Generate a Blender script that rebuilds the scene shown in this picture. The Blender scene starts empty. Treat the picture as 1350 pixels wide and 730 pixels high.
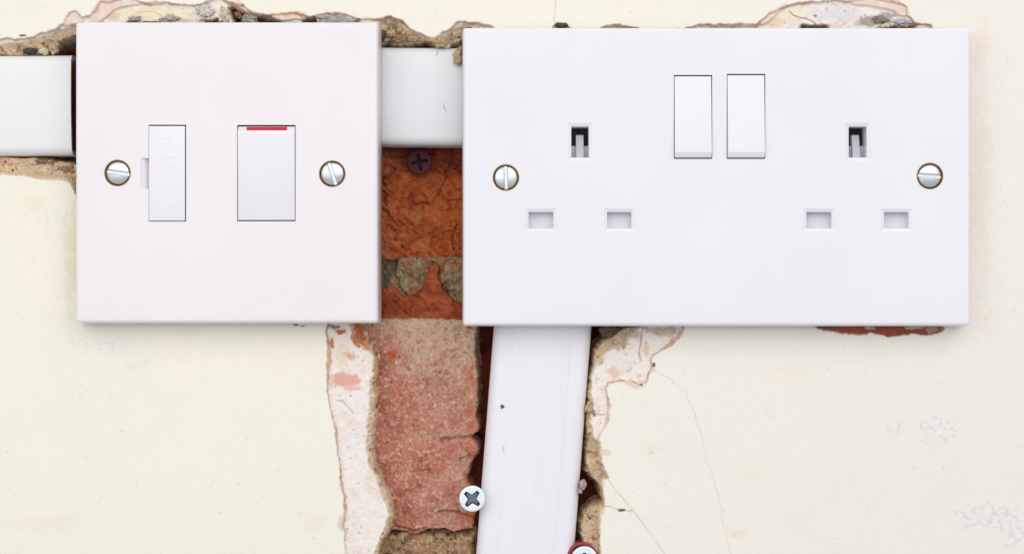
import bpy, bmesh, math
import numpy as np
from mathutils import Vector, Matrix, noise as mnoise
from mathutils.geometry import delaunay_2d_cdt

scene = bpy.context.scene
S = 1.0 / 4600.0            # metres per photo pixel on the wall plane
MM = 0.001
D = 0.480                   # camera distance from the wall
W, H = 1350.0, 730.0

# ------------------------------------------------------------------ camera
cam_data = bpy.data.cameras.new('camera')
cam = bpy.data.objects.new('camera', cam_data)
scene.collection.objects.link(cam)
cam.location = (0, -D, 0)
cam.rotation_euler = (math.pi / 2, 0, 0)
cam_data.sensor_width = 36.0
cam_data.lens = 36.0 * D / (W * S)
cam_data.clip_start = 0.01
cam_data.clip_end = 20.0
scene.camera = cam

# ------------------------------------------------------------------ world and lamps
world = bpy.data.worlds.new('World')
scene.world = world
world.use_nodes = True
bgn = world.node_tree.nodes['Background']
bgn.inputs[0].default_value = (0.96, 0.98, 1.0, 1)
bgn.inputs[1].default_value = 0.53


def area(name, loc, target, size, power, col):
    d = bpy.data.lights.new(name, 'AREA')
    d.shape = 'RECTANGLE'
    d.size, d.size_y = size
    d.energy = power
    d.color = col
    o = bpy.data.objects.new(name, d)
    scene.collection.objects.link(o)
    o.location = loc
    v = Vector(target) - Vector(loc)
    o.rotation_euler = v.to_track_quat('-Z', 'Y').to_euler()
    return o


area('key_light', (0.42, -0.98, 0.56), (0.02, 0, 0.06), (1.3, 1.1), 7.1, (0.975, 0.98, 1.0))  # soft key lamp from the upper right
area('fill_light', (-0.55, -0.96, 0.38), (0, 0, 0.05), (1.2, 1.0), 4.8, (1.0, 0.965, 0.955))  # added soft fill lamp from the left

vs = scene.view_settings
vs.view_transform = 'Standard'
vs.look = 'None'
vs.exposure = 0.0
vs.gamma = 1.0
vs.use_curve_mapping = False
scene.cycles.max_bounces = 8
scene.cycles.diffuse_bounces = 5
scene.cycles.use_denoising = True

# ------------------------------------------------------------------ helpers
COL = scene.collection


def X(px, y=0.0):
    """world x of a photo column for a thing standing y metres behind (+) or before (-) the paint"""
    return (px - W / 2) * S * (D + y) / D


def Z(py, y=0.0):
    return (H / 2 - py) * S * (D + y) / D


def srgb(r, g, b, k=1.0):
    f = lambda c: ((c / 255 + 0.055) / 1.055) ** 2.4 if c > 10 else c / 255 / 12.92
    return (f(r) * k, f(g) * k, f(b) * k)


def link(name, me, mat=None, parent=None):
    o = bpy.data.objects.new(name, me)
    COL.objects.link(o)
    if mat is not None:
        me.materials.append(mat)
    if parent is not None:
        o.parent = parent
    return o


def from_bm(name, bm, mat=None, parent=None, smooth=False, angle=None):
    bmesh.ops.recalc_face_normals(bm, faces=bm.faces)
    me = bpy.data.meshes.new(name)
    if angle is not None:
        for f in bm.faces:
            f.smooth = True
        for e in bm.edges:
            if len(e.link_faces) == 2 and e.calc_face_angle(0) > angle:
                e.smooth = False
    elif smooth:
        for f in bm.faces:
            f.smooth = True
    bm.to_mesh(me)
    bm.free()
    return link(name, me, mat, parent)


def empty(name, loc):
    o = bpy.data.objects.new(name, None)
    o.empty_display_size = 0.01
    COL.objects.link(o)
    o.location = loc
    return o


def adopt(child, parent):
    """parent while keeping the child where it was built"""
    child.parent = parent
    child.matrix_parent_inverse = Matrix.Translation(parent.location).inverted()
    return child


def tag(o, label, cat, group=None):
    o['label'] = label
    o['category'] = cat
    if group:
        o['group'] = group
    return o


# value noise on numpy arrays
def vnoise(x, y, seed):
    xi = np.floor(x).astype(np.int64)
    yi = np.floor(y).astype(np.int64)
    xf = x - xi
    yf = y - yi
    u = xf * xf * xf * (xf * (xf * 6 - 15) + 10)
    v = yf * yf * yf * (yf * (yf * 6 - 15) + 10)

    def h(a, b):
        n = (a * 374761393 + b * 668265263 + seed * 1442695041) & 0xFFFFFFFF
        n = ((n ^ (n >> 13)) * 1274126177) & 0xFFFFFFFF
        n = ((n ^ (n >> 16)) * 2246822519) & 0xFFFFFFFF
        return ((n ^ (n >> 15)) & 0xFFFFFF) / float(0xFFFFFF)
    a = h(xi, yi); b = h(xi + 1, yi); c = h(xi, yi + 1); d = h(xi + 1, yi + 1)
    return (a + (b - a) * u) * (1 - v) + (c + (d - c) * u) * v


def fbm(x, y, scale, seed, octv=4, gain=0.5):
    """-1..1"""
    t = np.zeros_like(x); amp = 1.0; tot = 0.0; f = 1.0 / scale
    for i in range(octv):
        t += amp * (vnoise(x * f + 17.3 * i, y * f - 9.1 * i, seed + i) * 2 - 1)
        tot += amp; amp *= gain; f *= 2.03
    return t / tot


def worley(x, y, cell, seed):
    """distance to nearest and second seed, plus the nearest seed's hashed numbers and offset"""
    gx = x / cell; gy = y / cell
    xi = np.floor(gx).astype(np.int64); yi = np.floor(gy).astype(np.int64)

    def h(a, b, s):
        n = (a * 374761393 + b * 668265263 + (seed + s) * 1442695041) & 0xFFFFFFFF
        n = ((n ^ (n >> 13)) * 1274126177) & 0xFFFFFFFF
        n = ((n ^ (n >> 16)) * 2246822519) & 0xFFFFFFFF
        return ((n ^ (n >> 15)) & 0xFFFFFF) / float(0xFFFFFF)
    d1 = np.full(x.shape, 9.0); d2 = np.full(x.shape, 9.0)
    r1 = np.zeros(x.shape); r2 = np.zeros(x.shape); r3 = np.zeros(x.shape)
    ox = np.zeros(x.shape); oy = np.zeros(x.shape)
    for i in (-1, 0, 1):
        for j in (-1, 0, 1):
            a = xi + i; b = yi + j
            dx = gx - (a + h(a, b, 1)); dy = gy - (b + h(a, b, 2))
            dd = np.sqrt(dx * dx + dy * dy)
            near = dd < d1
            d2 = np.where(near, d1, np.minimum(d2, dd))
            d1 = np.where(near, dd, d1)
            r1 = np.where(near, h(a, b, 3), r1); r2 = np.where(near, h(a, b, 4), r2)
            r3 = np.where(near, h(a, b, 5), r3)
            ox = np.where(near, dx, ox); oy = np.where(near, dy, oy)
    return d1, d2, r1, r2, r3, ox, oy


def sstep(a, b, x):
    t = np.clip((x - a) / (b - a), 0, 1)
    return t * t * (3 - 2 * t)


def seg_dist(x, y, poly, closed):
    d = np.full(x.shape, 1e9, dtype=np.float64)
    n = len(poly)
    for i in range(n if closed else n - 1):
        ax, ay = poly[i]; bx, by = poly[(i + 1) % n]
        ex, ey = bx - ax, by - ay
        L = ex * ex + ey * ey
        if L == 0:
            continue
        t = np.clip(((x - ax) * ex + (y - ay) * ey) / L, 0, 1)
        dx = x - ax - t * ex; dy = y - ay - t * ey
        np.minimum(d, dx * dx + dy * dy, out=d)
    return np.sqrt(d)


def inside(x, y, poly):
    c = np.zeros(x.shape, dtype=bool)
    n = len(poly)
    for i in range(n):
        ax, ay = poly[i]; bx, by = poly[(i + 1) % n]
        if ay == by:
            continue
        cr = ((ay > y) != (by > y)) & (x < (bx - ax) * (y - ay) / (by - ay) + ax)
        c ^= cr
    return c


def sdf(x, y, poly):
    """positive inside"""
    d = seg_dist(x, y, poly, True)
    return np.where(inside(x, y, poly), d, -d)


def grid_mesh(name, PX, PY, Y, keep, rgb, mat, parent=None, shift=0.0):
    """relief sheet: photo-pixel columns/rows PX, PY, depth Y (m), cells kept by mask; rgb per vertex"""
    ny, nx = Y.shape
    idx = np.arange(nx * ny).reshape(ny, nx)
    kc = keep[:-1, :-1] & keep[1:, :-1] & keep[:-1, 1:] & keep[1:, 1:]
    q = np.stack([idx[:-1, :-1], idx[1:, :-1], idx[1:, 1:], idx[:-1, 1:]], -1)[kc]
    used = np.zeros(nx * ny, dtype=bool)
    used[q.ravel()] = True
    remap = np.cumsum(used) - 1
    q = remap[q]
    k = (D + shift) / D
    vx = ((PX - W / 2) * S * k).ravel()[used]
    vz = ((H / 2 - PY) * S * k).ravel()[used]
    co = np.stack([vx, Y.ravel()[used], vz], -1).astype(np.float32)
    me = bpy.data.meshes.new(name)
    me.vertices.add(len(co))
    me.vertices.foreach_set('co', co.ravel())
    me.loops.add(q.size)
    me.loops.foreach_set('vertex_index', q.ravel().astype(np.int32))
    me.polygons.add(len(q))
    me.polygons.foreach_set('loop_start', np.arange(0, q.size, 4, dtype=np.int32))
    me.polygons.foreach_set('loop_total', np.full(len(q), 4, dtype=np.int32))
    me.polygons.foreach_set('use_smooth', np.ones(len(q), dtype=bool))
    me.update(calc_edges=True)
    at = me.attributes.new('strata', 'FLOAT_COLOR', 'POINT')
    c4 = np.ones((len(co), 4), dtype=np.float32)
    c4[:, :3] = rgb.reshape(-1, 3)[used]
    at.data.foreach_set('color', c4.ravel())
    return link(name, me, mat, parent)


# ------------------------------------------------------------------ materials
def base_mat(name):
    m = bpy.data.materials.new(name)
    m.use_nodes = True
    nt = m.node_tree
    return m, nt, nt.nodes['Principled BSDF']


def nz(nt, scale, detail=4, rough=0.6, vec=None):
    n = nt.nodes.new('ShaderNodeTexNoise')
    n.inputs['Scale'].default_value = scale
    n.inputs['Detail'].default_value = detail
    n.inputs['Roughness'].default_value = rough
    if vec is not None:
        nt.links.new(vec, n.inputs['Vector'])
    return n


def ramp(nt, src, stops):
    r = nt.nodes.new('ShaderNodeValToRGB')
    el = r.color_ramp.elements
    while len(el) < len(stops):
        el.new(0.5)
    for e, (p, c) in zip(el, stops):
        e.position = p
        e.color = (*c, 1) if len(c) == 3 else c
    nt.links.new(src, r.inputs[0])
    return r


def mul(nt, a, b, fac=1.0, mode='MULTIPLY'):
    x = nt.nodes.new('ShaderNodeMix')
    x.data_type = 'RGBA'
    x.blend_type = mode
    x.inputs[0].default_value = fac
    nt.links.new(a, x.inputs[6])
    nt.links.new(b, x.inputs[7])
    return x.outputs[2]


def coords(nt, scale=(1, 1, 1)):
    t = nt.nodes.new('ShaderNodeTexCoord')
    mp = nt.nodes.new('ShaderNodeMapping')
    mp.inputs['Scale'].default_value = scale
    nt.links.new(t.outputs['Object'], mp.inputs['Vector'])
    return mp.outputs['Vector']


def bump(nt, p, src, strength, dist):
    b = nt.nodes.new('ShaderNodeBump')
    b.inputs['Strength'].default_value = strength
    b.inputs['Distance'].default_value = dist
    nt.links.new(src, b.inputs['Height'])
    nt.links.new(b.outputs[0], p.inputs['Normal'])


def strata_mat(name, rough, grain, lo, hi, bstr, bdist):
    m, nt, p = base_mat(name)
    a = nt.nodes.new('ShaderNodeAttribute')
    a.attribute_name = 'strata'
    v = coords(nt)
    n = nz(nt, grain, 5, 0.7, v)
    r = ramp(nt, n.outputs[0], [(0.3, (lo, lo, lo)), (0.7, (hi, hi, hi))])
    nt.links.new(mul(nt, a.outputs['Color'], r.outputs[0]), p.inputs['Base Color'])
    p.inputs['Roughness'].default_value = rough
    p.inputs['Specular IOR Level'].default_value = 0.25
    bump(nt, p, n.outputs[0], bstr, bdist)
    return m


M_WALL = strata_mat('plaster_and_paint', 0.75, 900, 0.965, 1.02, 0.25, 0.0003)
M_BRICK = strata_mat('fired_clay', 0.92, 1500, 0.72, 1.22, 0.6, 0.0005)
M_MORTAR = strata_mat('lime_mortar', 0.95, 1700, 0.6, 1.3, 0.7, 0.0006)


def plastic(name, col, rough=0.34, spec=0.45, streak=None, tint=0.02):
    m, nt, p = base_mat(name)
    v = coords(nt, streak or (1, 1, 1))
    n = nz(nt, 260, 5, 0.65, v)
    big = nz(nt, 28, 3, 0.5, coords(nt))
    r = ramp(nt, big.outputs[0], [(0.3, (1 - tint, 1 - tint * 1.2, 1 - tint)), (0.7, (1, 1, 1))])
    rgb = nt.nodes.new('ShaderNodeRGB')
    rgb.outputs[0].default_value = (*col, 1)
    out = mul(nt, rgb.outputs[0], r.outputs[0])
    # sparse specks of dust
    sp = nz(nt, 1400, 2, 0.5, coords(nt))
    rs = ramp(nt, sp.outputs[0], [(0.0, (0.8, 0.76, 0.72)), (0.235, (1, 1, 1))])
    out = mul(nt, out, rs.outputs[0], 0.8)
    if streak:                                     # drawn-out scuffs along the length
        sn = nz(nt, 700, 3, 0.6, v)
        rs2 = ramp(nt, sn.outputs[0], [(0.30, (0.93, 0.92, 0.92)), (0.48, (1, 1, 1))])
        out = mul(nt, out, rs2.outputs[0], 0.3)
    nt.links.new(out, p.inputs['Base Color'])
    rr = ramp(nt, n.outputs[0], [(0.3, (rough - 0.05,) * 3), (0.7, (rough + 0.09,) * 3)])
    nt.links.new(rr.outputs[0], p.inputs['Roughness'])
    p.inputs['Specular IOR Level'].default_value = spec
    bump(nt, p, n.outputs[0], 0.10, 0.0002)
    return m


M_PLATE = plastic('pinkish_white_moulded_plastic', (0.85, 0.815, 0.828), tint=0.03)
M_PLATE2 = plastic('cool_white_moulded_plastic', (0.832, 0.818, 0.856), tint=0.03)
M_ROCK = plastic('white_rocker_plastic', (0.835, 0.82, 0.845), 0.32)
M_SHUT = plastic('grey_white_shutter_plastic', (0.66, 0.65, 0.70), 0.4)
M_SHUT2 = plastic('grey_earth_shutter_plastic', (0.52, 0.50, 0.55), 0.4)
M_TRUNKH = plastic('white_trunking_plastic_across', (0.77, 0.77, 0.785), 0.36, 0.45, (0.06, 1, 1), 0.03)
M_TRUNKL = plastic('clean_white_trunking_plastic', (0.825, 0.83, 0.84), 0.36, 0.45, (0.06, 1, 1), 0.03)
M_TRUNKV = plastic('white_trunking_plastic_upright', (0.85, 0.84, 0.875), 0.36, 0.45, (1, 1, 0.06), 0.03)
M_RED = plastic('red_marker_plastic', (0.62, 0.022, 0.05), 0.4)
M_PLUG = plastic('red_plug_plastic', (0.30, 0.05, 0.055), 0.55)
M_BLACK = plastic('well_shade_black', (0.012, 0.011, 0.012), 0.6)  # black stands in for the darkness deep in the earth wells
M_CASE = plastic('gap_shade_casing', (0.22, 0.14, 0.13), 0.6)  # tone chosen to paint the shade in the rocker gaps
M_DIRT = plastic('brown_grime', (0.12, 0.07, 0.045), 0.8, 0.2)


def metal(name, col, rough, var=0.1, met=1.0):
    m, nt, p = base_mat(name)
    p.inputs['Base Color'].default_value = (*col, 1)
    p.inputs['Metallic'].default_value = met
    n = nz(nt, 600, 4, 0.6, coords(nt))
    rr = ramp(nt, n.outputs[0], [(0.3, (rough,) * 3), (0.7, (rough + var,) * 3)])
    nt.links.new(rr.outputs[0], p.inputs['Roughness'])
    bump(nt, p, n.outputs[0], 0.12, 0.0002)
    return m


M_ZINC = metal('bright_zinc', (0.86, 0.92, 0.97), 0.34, 0.15, 0.45)
M_CHROME = metal('nickel_screw_head', (0.66, 0.70, 0.73), 0.30, 0.14, 0.9)
M_BRASS = metal('tarnished_brass', (0.30, 0.17, 0.07), 0.35, 0.2)
M_STEELDARK = metal('recess_shade_steel', (0.20, 0.23, 0.28), 0.35, 0.2)  # darker than the head: recess shade put into the colour
m, nt, p = base_mat('purple_lacquered_screw')
p.inputs['Base Color'].default_value = (0.085, 0.016, 0.026, 1)
p.inputs['Specular IOR Level'].default_value = 0.2
p.inputs['Roughness'].default_value = 0.65
M_PURPLE = m
m, nt, p = base_mat('recess_shade_black')  # near-black paints in the shade inside the purple screw's recess
p.inputs['Base Color'].default_value = (0.01, 0.008, 0.01, 1)
p.inputs['Roughness'].default_value = 0.8
M_RECESS = m

# ------------------------------------------------------------------ the wall: plaster relief
# outlines traced on the wall plane: A = edge of the cream paint, B = edge of the white undercoat, C = open chase
A = [(-260, 53), (-80, 50), (0, 52), (8, 49), (25, 50), (45, 47), (55, 42), (68, 40), (75, 34), (84, 29), (86, 22), (92, 16), (100, 13),
     (105, 17), (108, 22), (118, 20), (125, 10), (133, 1), (150, 0), (170, -3), (190, 2), (215, 1), (230, 4), (250, 7), (262, 5),
     (272, 0), (290, -4), (310, 2), (322, 8), (333, 15), (350, 18), (380, 17), (400, 18), (410, 22), (420, 19), (435, 16), (455, 17),
     (470, 24), (480, 25), (492, 25), (500, 23), (510, 20), (516, 20), (524, 24), (532, 25), (538, 33), (545, 40), (555, 43),
     (562, 48), (572, 50), (580, 43), (590, 40), (597, 34), (603, 28), (612, 28), (632, 30), (645, 34), (660, 41), (724, 41),
     (729, 34), (734, 29), (745, 30), (752, 38), (786, 39), (800, 33), (812, 30), (826, 33), (850, 39), (900, 38), (910, 34), (935, 30),
     (960, 31), (995, 30), (1003, 27), (1012, 20), (1020, 14), (1032, 8), (1050, 4), (1070, 1), (1090, 0), (1110, 2), (1130, 0),
     (1150, -2), (1170, -1), (1185, 3), (1195, 8), (1197, 14), (1196, 20), (1202, 25), (1208, 31), (1228, 32), (1229, 37),
     (1240, 50), (1246, 120), (1244, 300), (1248, 405), (1245, 434), (1238, 439), (1228, 442), (1200, 441), (1176, 444), (1150, 440), (1130, 442),
     (1105, 440), (1085, 436), (1072, 430), (1058, 412), (915, 408), (906, 424), (903, 436), (898, 446), (887, 456), (872, 464),
     (862, 470), (859, 475), (861, 483), (857, 493), (853, 503), (843, 508), (830, 504), (815, 503), (804, 507), (800, 512),
     (803, 525), (806, 540), (804, 555), (797, 567), (790, 578), (789, 590), (791, 605), (797, 618), (802, 630), (794, 633),
     (796, 645), (797, 655), (797, 667), (793, 672), (791, 690), (790, 705), (791, 730), (790, 820), (792, 960),
     (458, 960), (456, 800), (455, 730), (453, 710), (451, 690), (453, 680), (451, 660), (449, 640), (447, 610), (443, 585), (440, 560),
     (435, 540), (431, 520), (430, 490), (431, 460), (429, 440), (432, 428), (425, 415), (390, 405), (140, 405), (118, 380),
     (108, 280), (99, 256), (95, 244), (91, 237), (85, 235), (70, 236), (50, 232), (30, 230), (10, 228), (0, 228), (-80, 229), (-260, 228)]
B = [(-260, 57), (-80, 55), (0, 56), (25, 54), (48, 50), (60, 46), (75, 39), (84, 35), (95, 32), (104, 31), (112, 36), (158, 36), (166, 27), (209, 27),
     (216, 35), (258, 35), (264, 24), (286, 22), (290, 30), (306, 30), (300, 20), (296, 10), (303, 6), (316, 11), (330, 15), (346, 19),
     (360, 22), (374, 28), (394, 29), (402, 23), (414, 22), (420, 34), (486, 36), (498, 30), (506, 24), (516, 24), (528, 29), (540, 38),
     (553, 46), (562, 51), (573, 53), (583, 46), (594, 41), (602, 33), (612, 31), (640, 44), (1050, 46), (1058, 30), (1094, 31),
     (1098, 46), (1150, 46), (1160, 32), (1206, 31), (1216, 46), (1228, 70), (1232, 300), (1234, 404), (930, 402), (868, 420),
     (850, 428), (838, 434), (828, 450), (820, 458), (803, 462), (797, 471), (788, 480), (783, 492), (780, 505), (781, 520),
     (784, 535), (781, 550), (783, 565), (784, 576), (792, 582), (794, 606), (800, 620), (803, 630), (796, 634), (798, 667), (794, 674),
     (792, 705), (793, 960), (520, 960), (500, 800), (492, 730), (500, 710), (507, 695), (511, 680), (508, 668), (502, 655),
     (497, 640), (491, 625), (485, 615), (484, 600), (481, 580), (484, 560), (485, 540), (486, 520), (486, 505), (489, 485),
     (490, 470), (482, 460), (472, 452), (465, 440), (460, 428), (456, 412), (150, 398), (124, 380), (112, 282), (101, 258),
     (91, 243), (82, 239), (60, 238), (30, 234), (0, 232), (-80, 232), (-260, 232)]
C = [(-260, 69), (-80, 68), (0, 70), (30, 70), (50, 67), (58, 60), (70, 53), (85, 48), (97, 44), (107, 37), (122, 38), (160, 38), (168, 28), (208, 28),
     (216, 37), (262, 37), (266, 26), (286, 25), (291, 34), (307, 34), (304, 18), (300, 9), (305, 9), (315, 14), (330, 18), (345, 22),
     (358, 25), (372, 31), (395, 31), (402, 25), (414, 24), (420, 37), (486, 44), (500, 56), (512, 52), (518, 56), (535, 57), (553, 55),
     (560, 53), (571, 56), (577, 63), (590, 63), (595, 56), (605, 53), (612, 46), (640, 50), (1054, 50), (1060, 32), (1092, 33),
     (1098, 50), (1155, 50), (1164, 36), (1206, 34), (1212, 50), (1220, 72), (1224, 300), (1226, 398), (1180, 402), (925, 396), (862, 414),
     (840, 428), (825, 432), (812, 441), (800, 448), (790, 456), (786, 465), (783, 478), (781, 490), (778, 505), (776, 525), (779, 535),
     (775, 550), (775, 575), (774, 600), (775, 622), (785, 633), (793, 640), (797, 655), (796, 663), (785, 668), (773, 680), (768, 690),
     (767, 705), (771, 716), (772, 730), (772, 960), (530, 960), (506, 800), (498, 730), (506, 712), (512, 697), (517, 680), (514, 664), (508, 648),
     (502, 636), (496, 622), (492, 610), (490, 590), (489, 575), (492, 560), (494, 540), (494, 522), (491, 505), (492, 485),
     (494, 470), (488, 456), (481, 440), (476, 428), (470, 408), (160, 392), (132, 376), (118, 262), (101, 240), (97, 216),
     (80, 213), (40, 207), (0, 206), (-80, 207), (-260, 206)]


def axis(lo, hi, ext):
    """1 px columns inside the picture, widening outside it"""
    core = np.arange(lo, hi + 0.5, 1.0)
    steps = np.cumsum(2.0 * 1.16 ** np.arange(40))
    steps = steps[steps < ext]
    return np.concatenate([lo - steps[::-1], core, hi + steps])


def upsample(fn, px, py, st=2.0):
    """evaluate fn on a coarse grid of the core and bilinearly refine"""
    cx = np.arange(px.min() - st, px.max() + 2 * st, st)
    cy = np.arange(py.min() - st, py.max() + 2 * st, st)
    gx, gy = np.meshgrid(cx, cy)
    g = fn(gx, gy)
    u = (px - cx[0]) / st; v = (py - cy[0]) / st
    i = np.clip(np.floor(u).astype(int), 0, len(cx) - 2); j = np.clip(np.floor(v).astype(int), 0, len(cy) - 2)
    fu = (u - i)[None, :]; fv = (v - j)[:, None]
    return ((g[np.ix_(j, i)] * (1 - fu) + g[np.ix_(j, i + 1)] * fu) * (1 - fv)
            + (g[np.ix_(j + 1, i)] * (1 - fu) + g[np.ix_(j + 1, i + 1)] * fu) * fv)


def lerp3(c, col, m):
    return c + (np.array(col) - c) * m[..., None]


GRIT = []


def build_plaster():
    ax = axis(-30, 1380, 1500)
    ay = axis(-30, 760, 1500)
    px, py = np.meshgrid(ax, ay)
    # distances only where the edges are (the far sheet is plain paint)
    ex = np.clip(ax, -250, 1480); ey = np.clip(ay, -120, 940)
    dA = upsample(lambda a, b: sdf(a, b, A), ex, ey, 2.5)
    dB = upsample(lambda a, b: sdf(a, b, B), ex, ey, 2.5)
    dC = upsample(lambda a, b: sdf(a, b, C), ex, ey, 2.5)
    jag = fbm(px, py, 13, 3, 4, 0.6)
    jag2 = fbm(px, py, 6, 31, 3, 0.65)
    dA = dA + 2.6 * fbm(px, py, 16, 5, 4, 0.6) + 1.3 * jag2
    dB = dB + 2.6 * jag
    dC = dC + 2.6 * jag + 1.6 * jag2
    fine = fbm(px, py, 3.2, 11, 3, 0.7)
    mid = fbm(px, py, 11, 12, 4, 0.6)
    broad = fbm(px, py, 160, 13, 3)
    rimw = 4.2 + 6.5 * fbm(px, py, 34, 14, 3)
    sA = sstep(0, np.maximum(rimw, 1.4), dA)
    sB = sstep(-0.5, 2.5, dB)
    slope = np.clip(dB / 15.0, 0, 1)
    sC = sstep(-1.0, 6.0, dC)
    mm = np.zeros_like(px)
    mm += 0.10 * broad + 0.018 * fbm(px, py, 22, 15, 3) * (1 - sA)
    edge_zone = np.exp(-(dA / 6.0) ** 2)
    mm += sA * (1.3 + 0.24 * mid + 0.10 * fine + 0.35 * edge_zone * fine)
    mm += sB * (0.35 + 0.55 * mid + 0.55 * fine) + 1.9 * slope
    mm += sC * 9.0
    # colour strata -------------------------------------------------------
    cream = np.array(srgb(242, 237, 223)); c = np.broadcast_to(cream, px.shape + (3,)).copy()
    c = lerp3(c, srgb(240, 235, 215), 0.6 * sstep(0, 0.7, fbm(px, py, 300, 21, 3)))
    c = lerp3(c, srgb(237, 232, 223), 0.7 * sstep(500, 1250, px + 60 * broad))  # greyer to the right: light falloff put into the paint colour

    c = c * (1 + 0.014 * fbm(px, py, 46, 22, 4, .6) + 0.010 * fbm(px, py, 8, 23, 3, .6))[..., None]
    mm += 0.03 * fbm(px * 0.35, py, 26, 24, 4, .6) * (1 - sA)

    def spots(c, lst, mask, seed, soft=0.4):
        for k, (cx, cy, rx, ry, col, al) in enumerate(lst):
            i0, i1 = np.searchsorted(ax, [cx - rx * 2.4 - 6, cx + rx * 2.4 + 6]); j0, j1 = np.searchsorted(ay, [cy - ry * 2.4 - 6, cy + ry * 2.4 + 6])
            sl = (slice(j0, j1), slice(i0, i1))
            qx, qy = px[sl], py[sl]
            sz = max(4.0, min(rx, ry) * 1.1)
            r = np.sqrt(((qx - cx) / rx) ** 2 + ((qy - cy) / ry) ** 2)
            r = r + 0.75 * fbm(qx + qy * 0.35, qy - qx * 0.35, sz, seed + 5 * k, 4, 0.7)
            mk = (1 - sstep(1 - soft, 1 + soft * 0.2, r)) * al * mask[sl]
            c[sl] = lerp3(c[sl], col, mk)
        return c
    paint_mask = 1 - sA
    # faint stains and old filler; bands beside the plates are painted soft shadow, partly stain
    c = spots(c, [(970, 702, 16, 8, srgb(238, 212, 188), .5), (1040, 488, 40, 9, srgb(242, 222, 205), .35), (48, 268, 26, 12, srgb(240, 222, 200), .45),
                  (860, 590, 12, 5, srgb(240, 225, 205), .5), (1300, 420, 18, 24, srgb(240, 222, 206), .4), (93, 330, 12, 95, srgb(226, 215, 180), .55),
                  (60, 690, 60, 12, srgb(238, 226, 205), .35), (415, 690, 18, 10, srgb(236, 222, 208), .4), (1295, 55, 13, 40, srgb(240, 220, 206), .55),
                  (858, 597, 4, 2, srgb(225, 190, 140), .6), (990, 625, 30, 12, srgb(240, 230, 215), .5), (1294, 250, 16, 170, srgb(234, 218, 200), .5)], paint_mask, 300, 0.8)
    # blistered patches
    d1, d2, r1, r2, r3, ox, oy = worley(px, py, 6.2, 77)
    for (cx, cy, rx, ry, al) in [(1238, 566, 30, 19, 1.), (1180, 566, 16, 12, .6), (1310, 680, 56, 20, 1.), (1345, 700, 50, 25, .8), (150, 455, 34, 14, .55), (1016, 546, 14, 8, .6),
                                 (115, 520, 40, 12, .4), (1150, 668, 14, 5, .7), (60, 285, 30, 12, .3), (170, 480, 40, 10, .35), (1340, 625, 6, 5, .9)]:
        i0, i1 = np.searchsorted(ax, [cx - rx * 1.8, cx + rx * 1.8]); j0, j1 = np.searchsorted(ay, [cy - ry * 1.8, cy + ry * 1.8])
        sl = (slice(j0, j1), slice(i0, i1))
        r = np.sqrt(((px[sl] - cx) / rx) ** 2 + ((py[sl] - cy) / ry) ** 2) + 0.7 * fbm(px[sl], py[sl], 14, int(cx), 3)
        mk = (1 - sstep(0.55, 1.0, r)) * al * paint_mask[sl]
        mm[sl] -= mk * 0.06 * (1 - sstep(0.15, 0.6, d1[sl]))
        c[sl] = lerp3(c[sl], srgb(220, 217, 228), mk * 0.85 * sstep(0.35, 0.75, d1[sl]))
        c[sl] = lerp3(c[sl], srgb(242, 235, 218), mk * 0.5 * (1 - sstep(0.1, 0.45, d1[sl])))
    # scattered pinholes and specks in the paint
    e1, e2, q1, q2, q3, _, _ = worley(px, py, 44, 91)
    sp = (1 - sstep(0.012, 0.03 + 0.02 * q2, e1)) * (q1 > 0.62) * paint_mask
    c = lerp3(c, srgb(200, 184, 166), 0.4 * sp)
    # thin pink, half peeled skin
    pinks = [[(82, 34), (85, 22), (92, 15), (101, 12), (108, 20), (112, 30)], [(114, 32), (122, 12), (134, 0), (172, -4), (190, 4), (160, 10), (150, 14), (128, 32)],
             [(1118, 2), (1150, -3), (1186, 2), (1197, 10), (1199, 20), (1190, 22), (1175, 14), (1150, 8), (1125, 6)], [(1000, 32), (1014, 18), (1034, 6), (1046, 6), (1030, 14), (1016, 27), (1008, 33)],
             [(820, 503), (858, 499), (852, 509), (843, 514), (832, 512)], [(788, 592), (802, 593), (806, 598), (804, 602), (788, 601)], [(792, 668), (799, 667), (797, 678), (790, 684)],
             [(446, 684), (452, 680), (456, 700), (449, 702), (445, 694)], [(310, -2), (322, 7), (335, 16), (322, 15), (312, 8)], [(355, 21), (380, 15), (402, 17), (404, 26), (360, 27)],
             [(858, 478), (864, 480), (863, 490), (856, 494)], [(474, 26), (484, 23), (494, 25), (494, 32), (474, 32)]]
    thin = np.zeros_like(px)
    for k, pl in enumerate(pinks):
        x0 = min(q[0] for q in pl) - 8; x1 = max(q[0] for q in pl) + 8; y0 = min(q[1] for q in pl) - 8; y1 = max(q[1] for q in pl) + 8
        i0, i1 = np.searchsorted(ax, [x0, x1]); j0, j1 = np.searchsorted(ay, [y0, y1])
        sl = (slice(j0, j1), slice(i0, i1))
        dp = sdf(px[sl], py[sl], pl) + 1.8 * fbm(px[sl], py[sl], 8, 500 + k, 3, 0.6)
        mk = sstep(-0.6, 1.4, dp) * (1 - sB[sl])
        thin[sl] = np.maximum(thin[sl], mk)
        c[sl] = lerp3(c[sl], srgb(228, 206, 194), mk * 0.9 * (1 - 0.35 * sstep(0, 0.6, mid[sl])))
        mm[sl] = mm[sl] * (1 - mk) + mk * np.minimum(mm[sl], 0.5 + 0.15 * fine[sl])
        mm[sl] += 0.2 * mk * (1 - sA[sl])
    # broken edge of the paint: a thin tan line of gypsum
    rim = sstep(-0.4, 0.9, dA) * (1 - sstep(0.85, 1.0, sA)) * (1 - sB)
    rimc = np.broadcast_to(np.array(srgb(210, 174, 150)), c.shape).copy()
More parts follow.
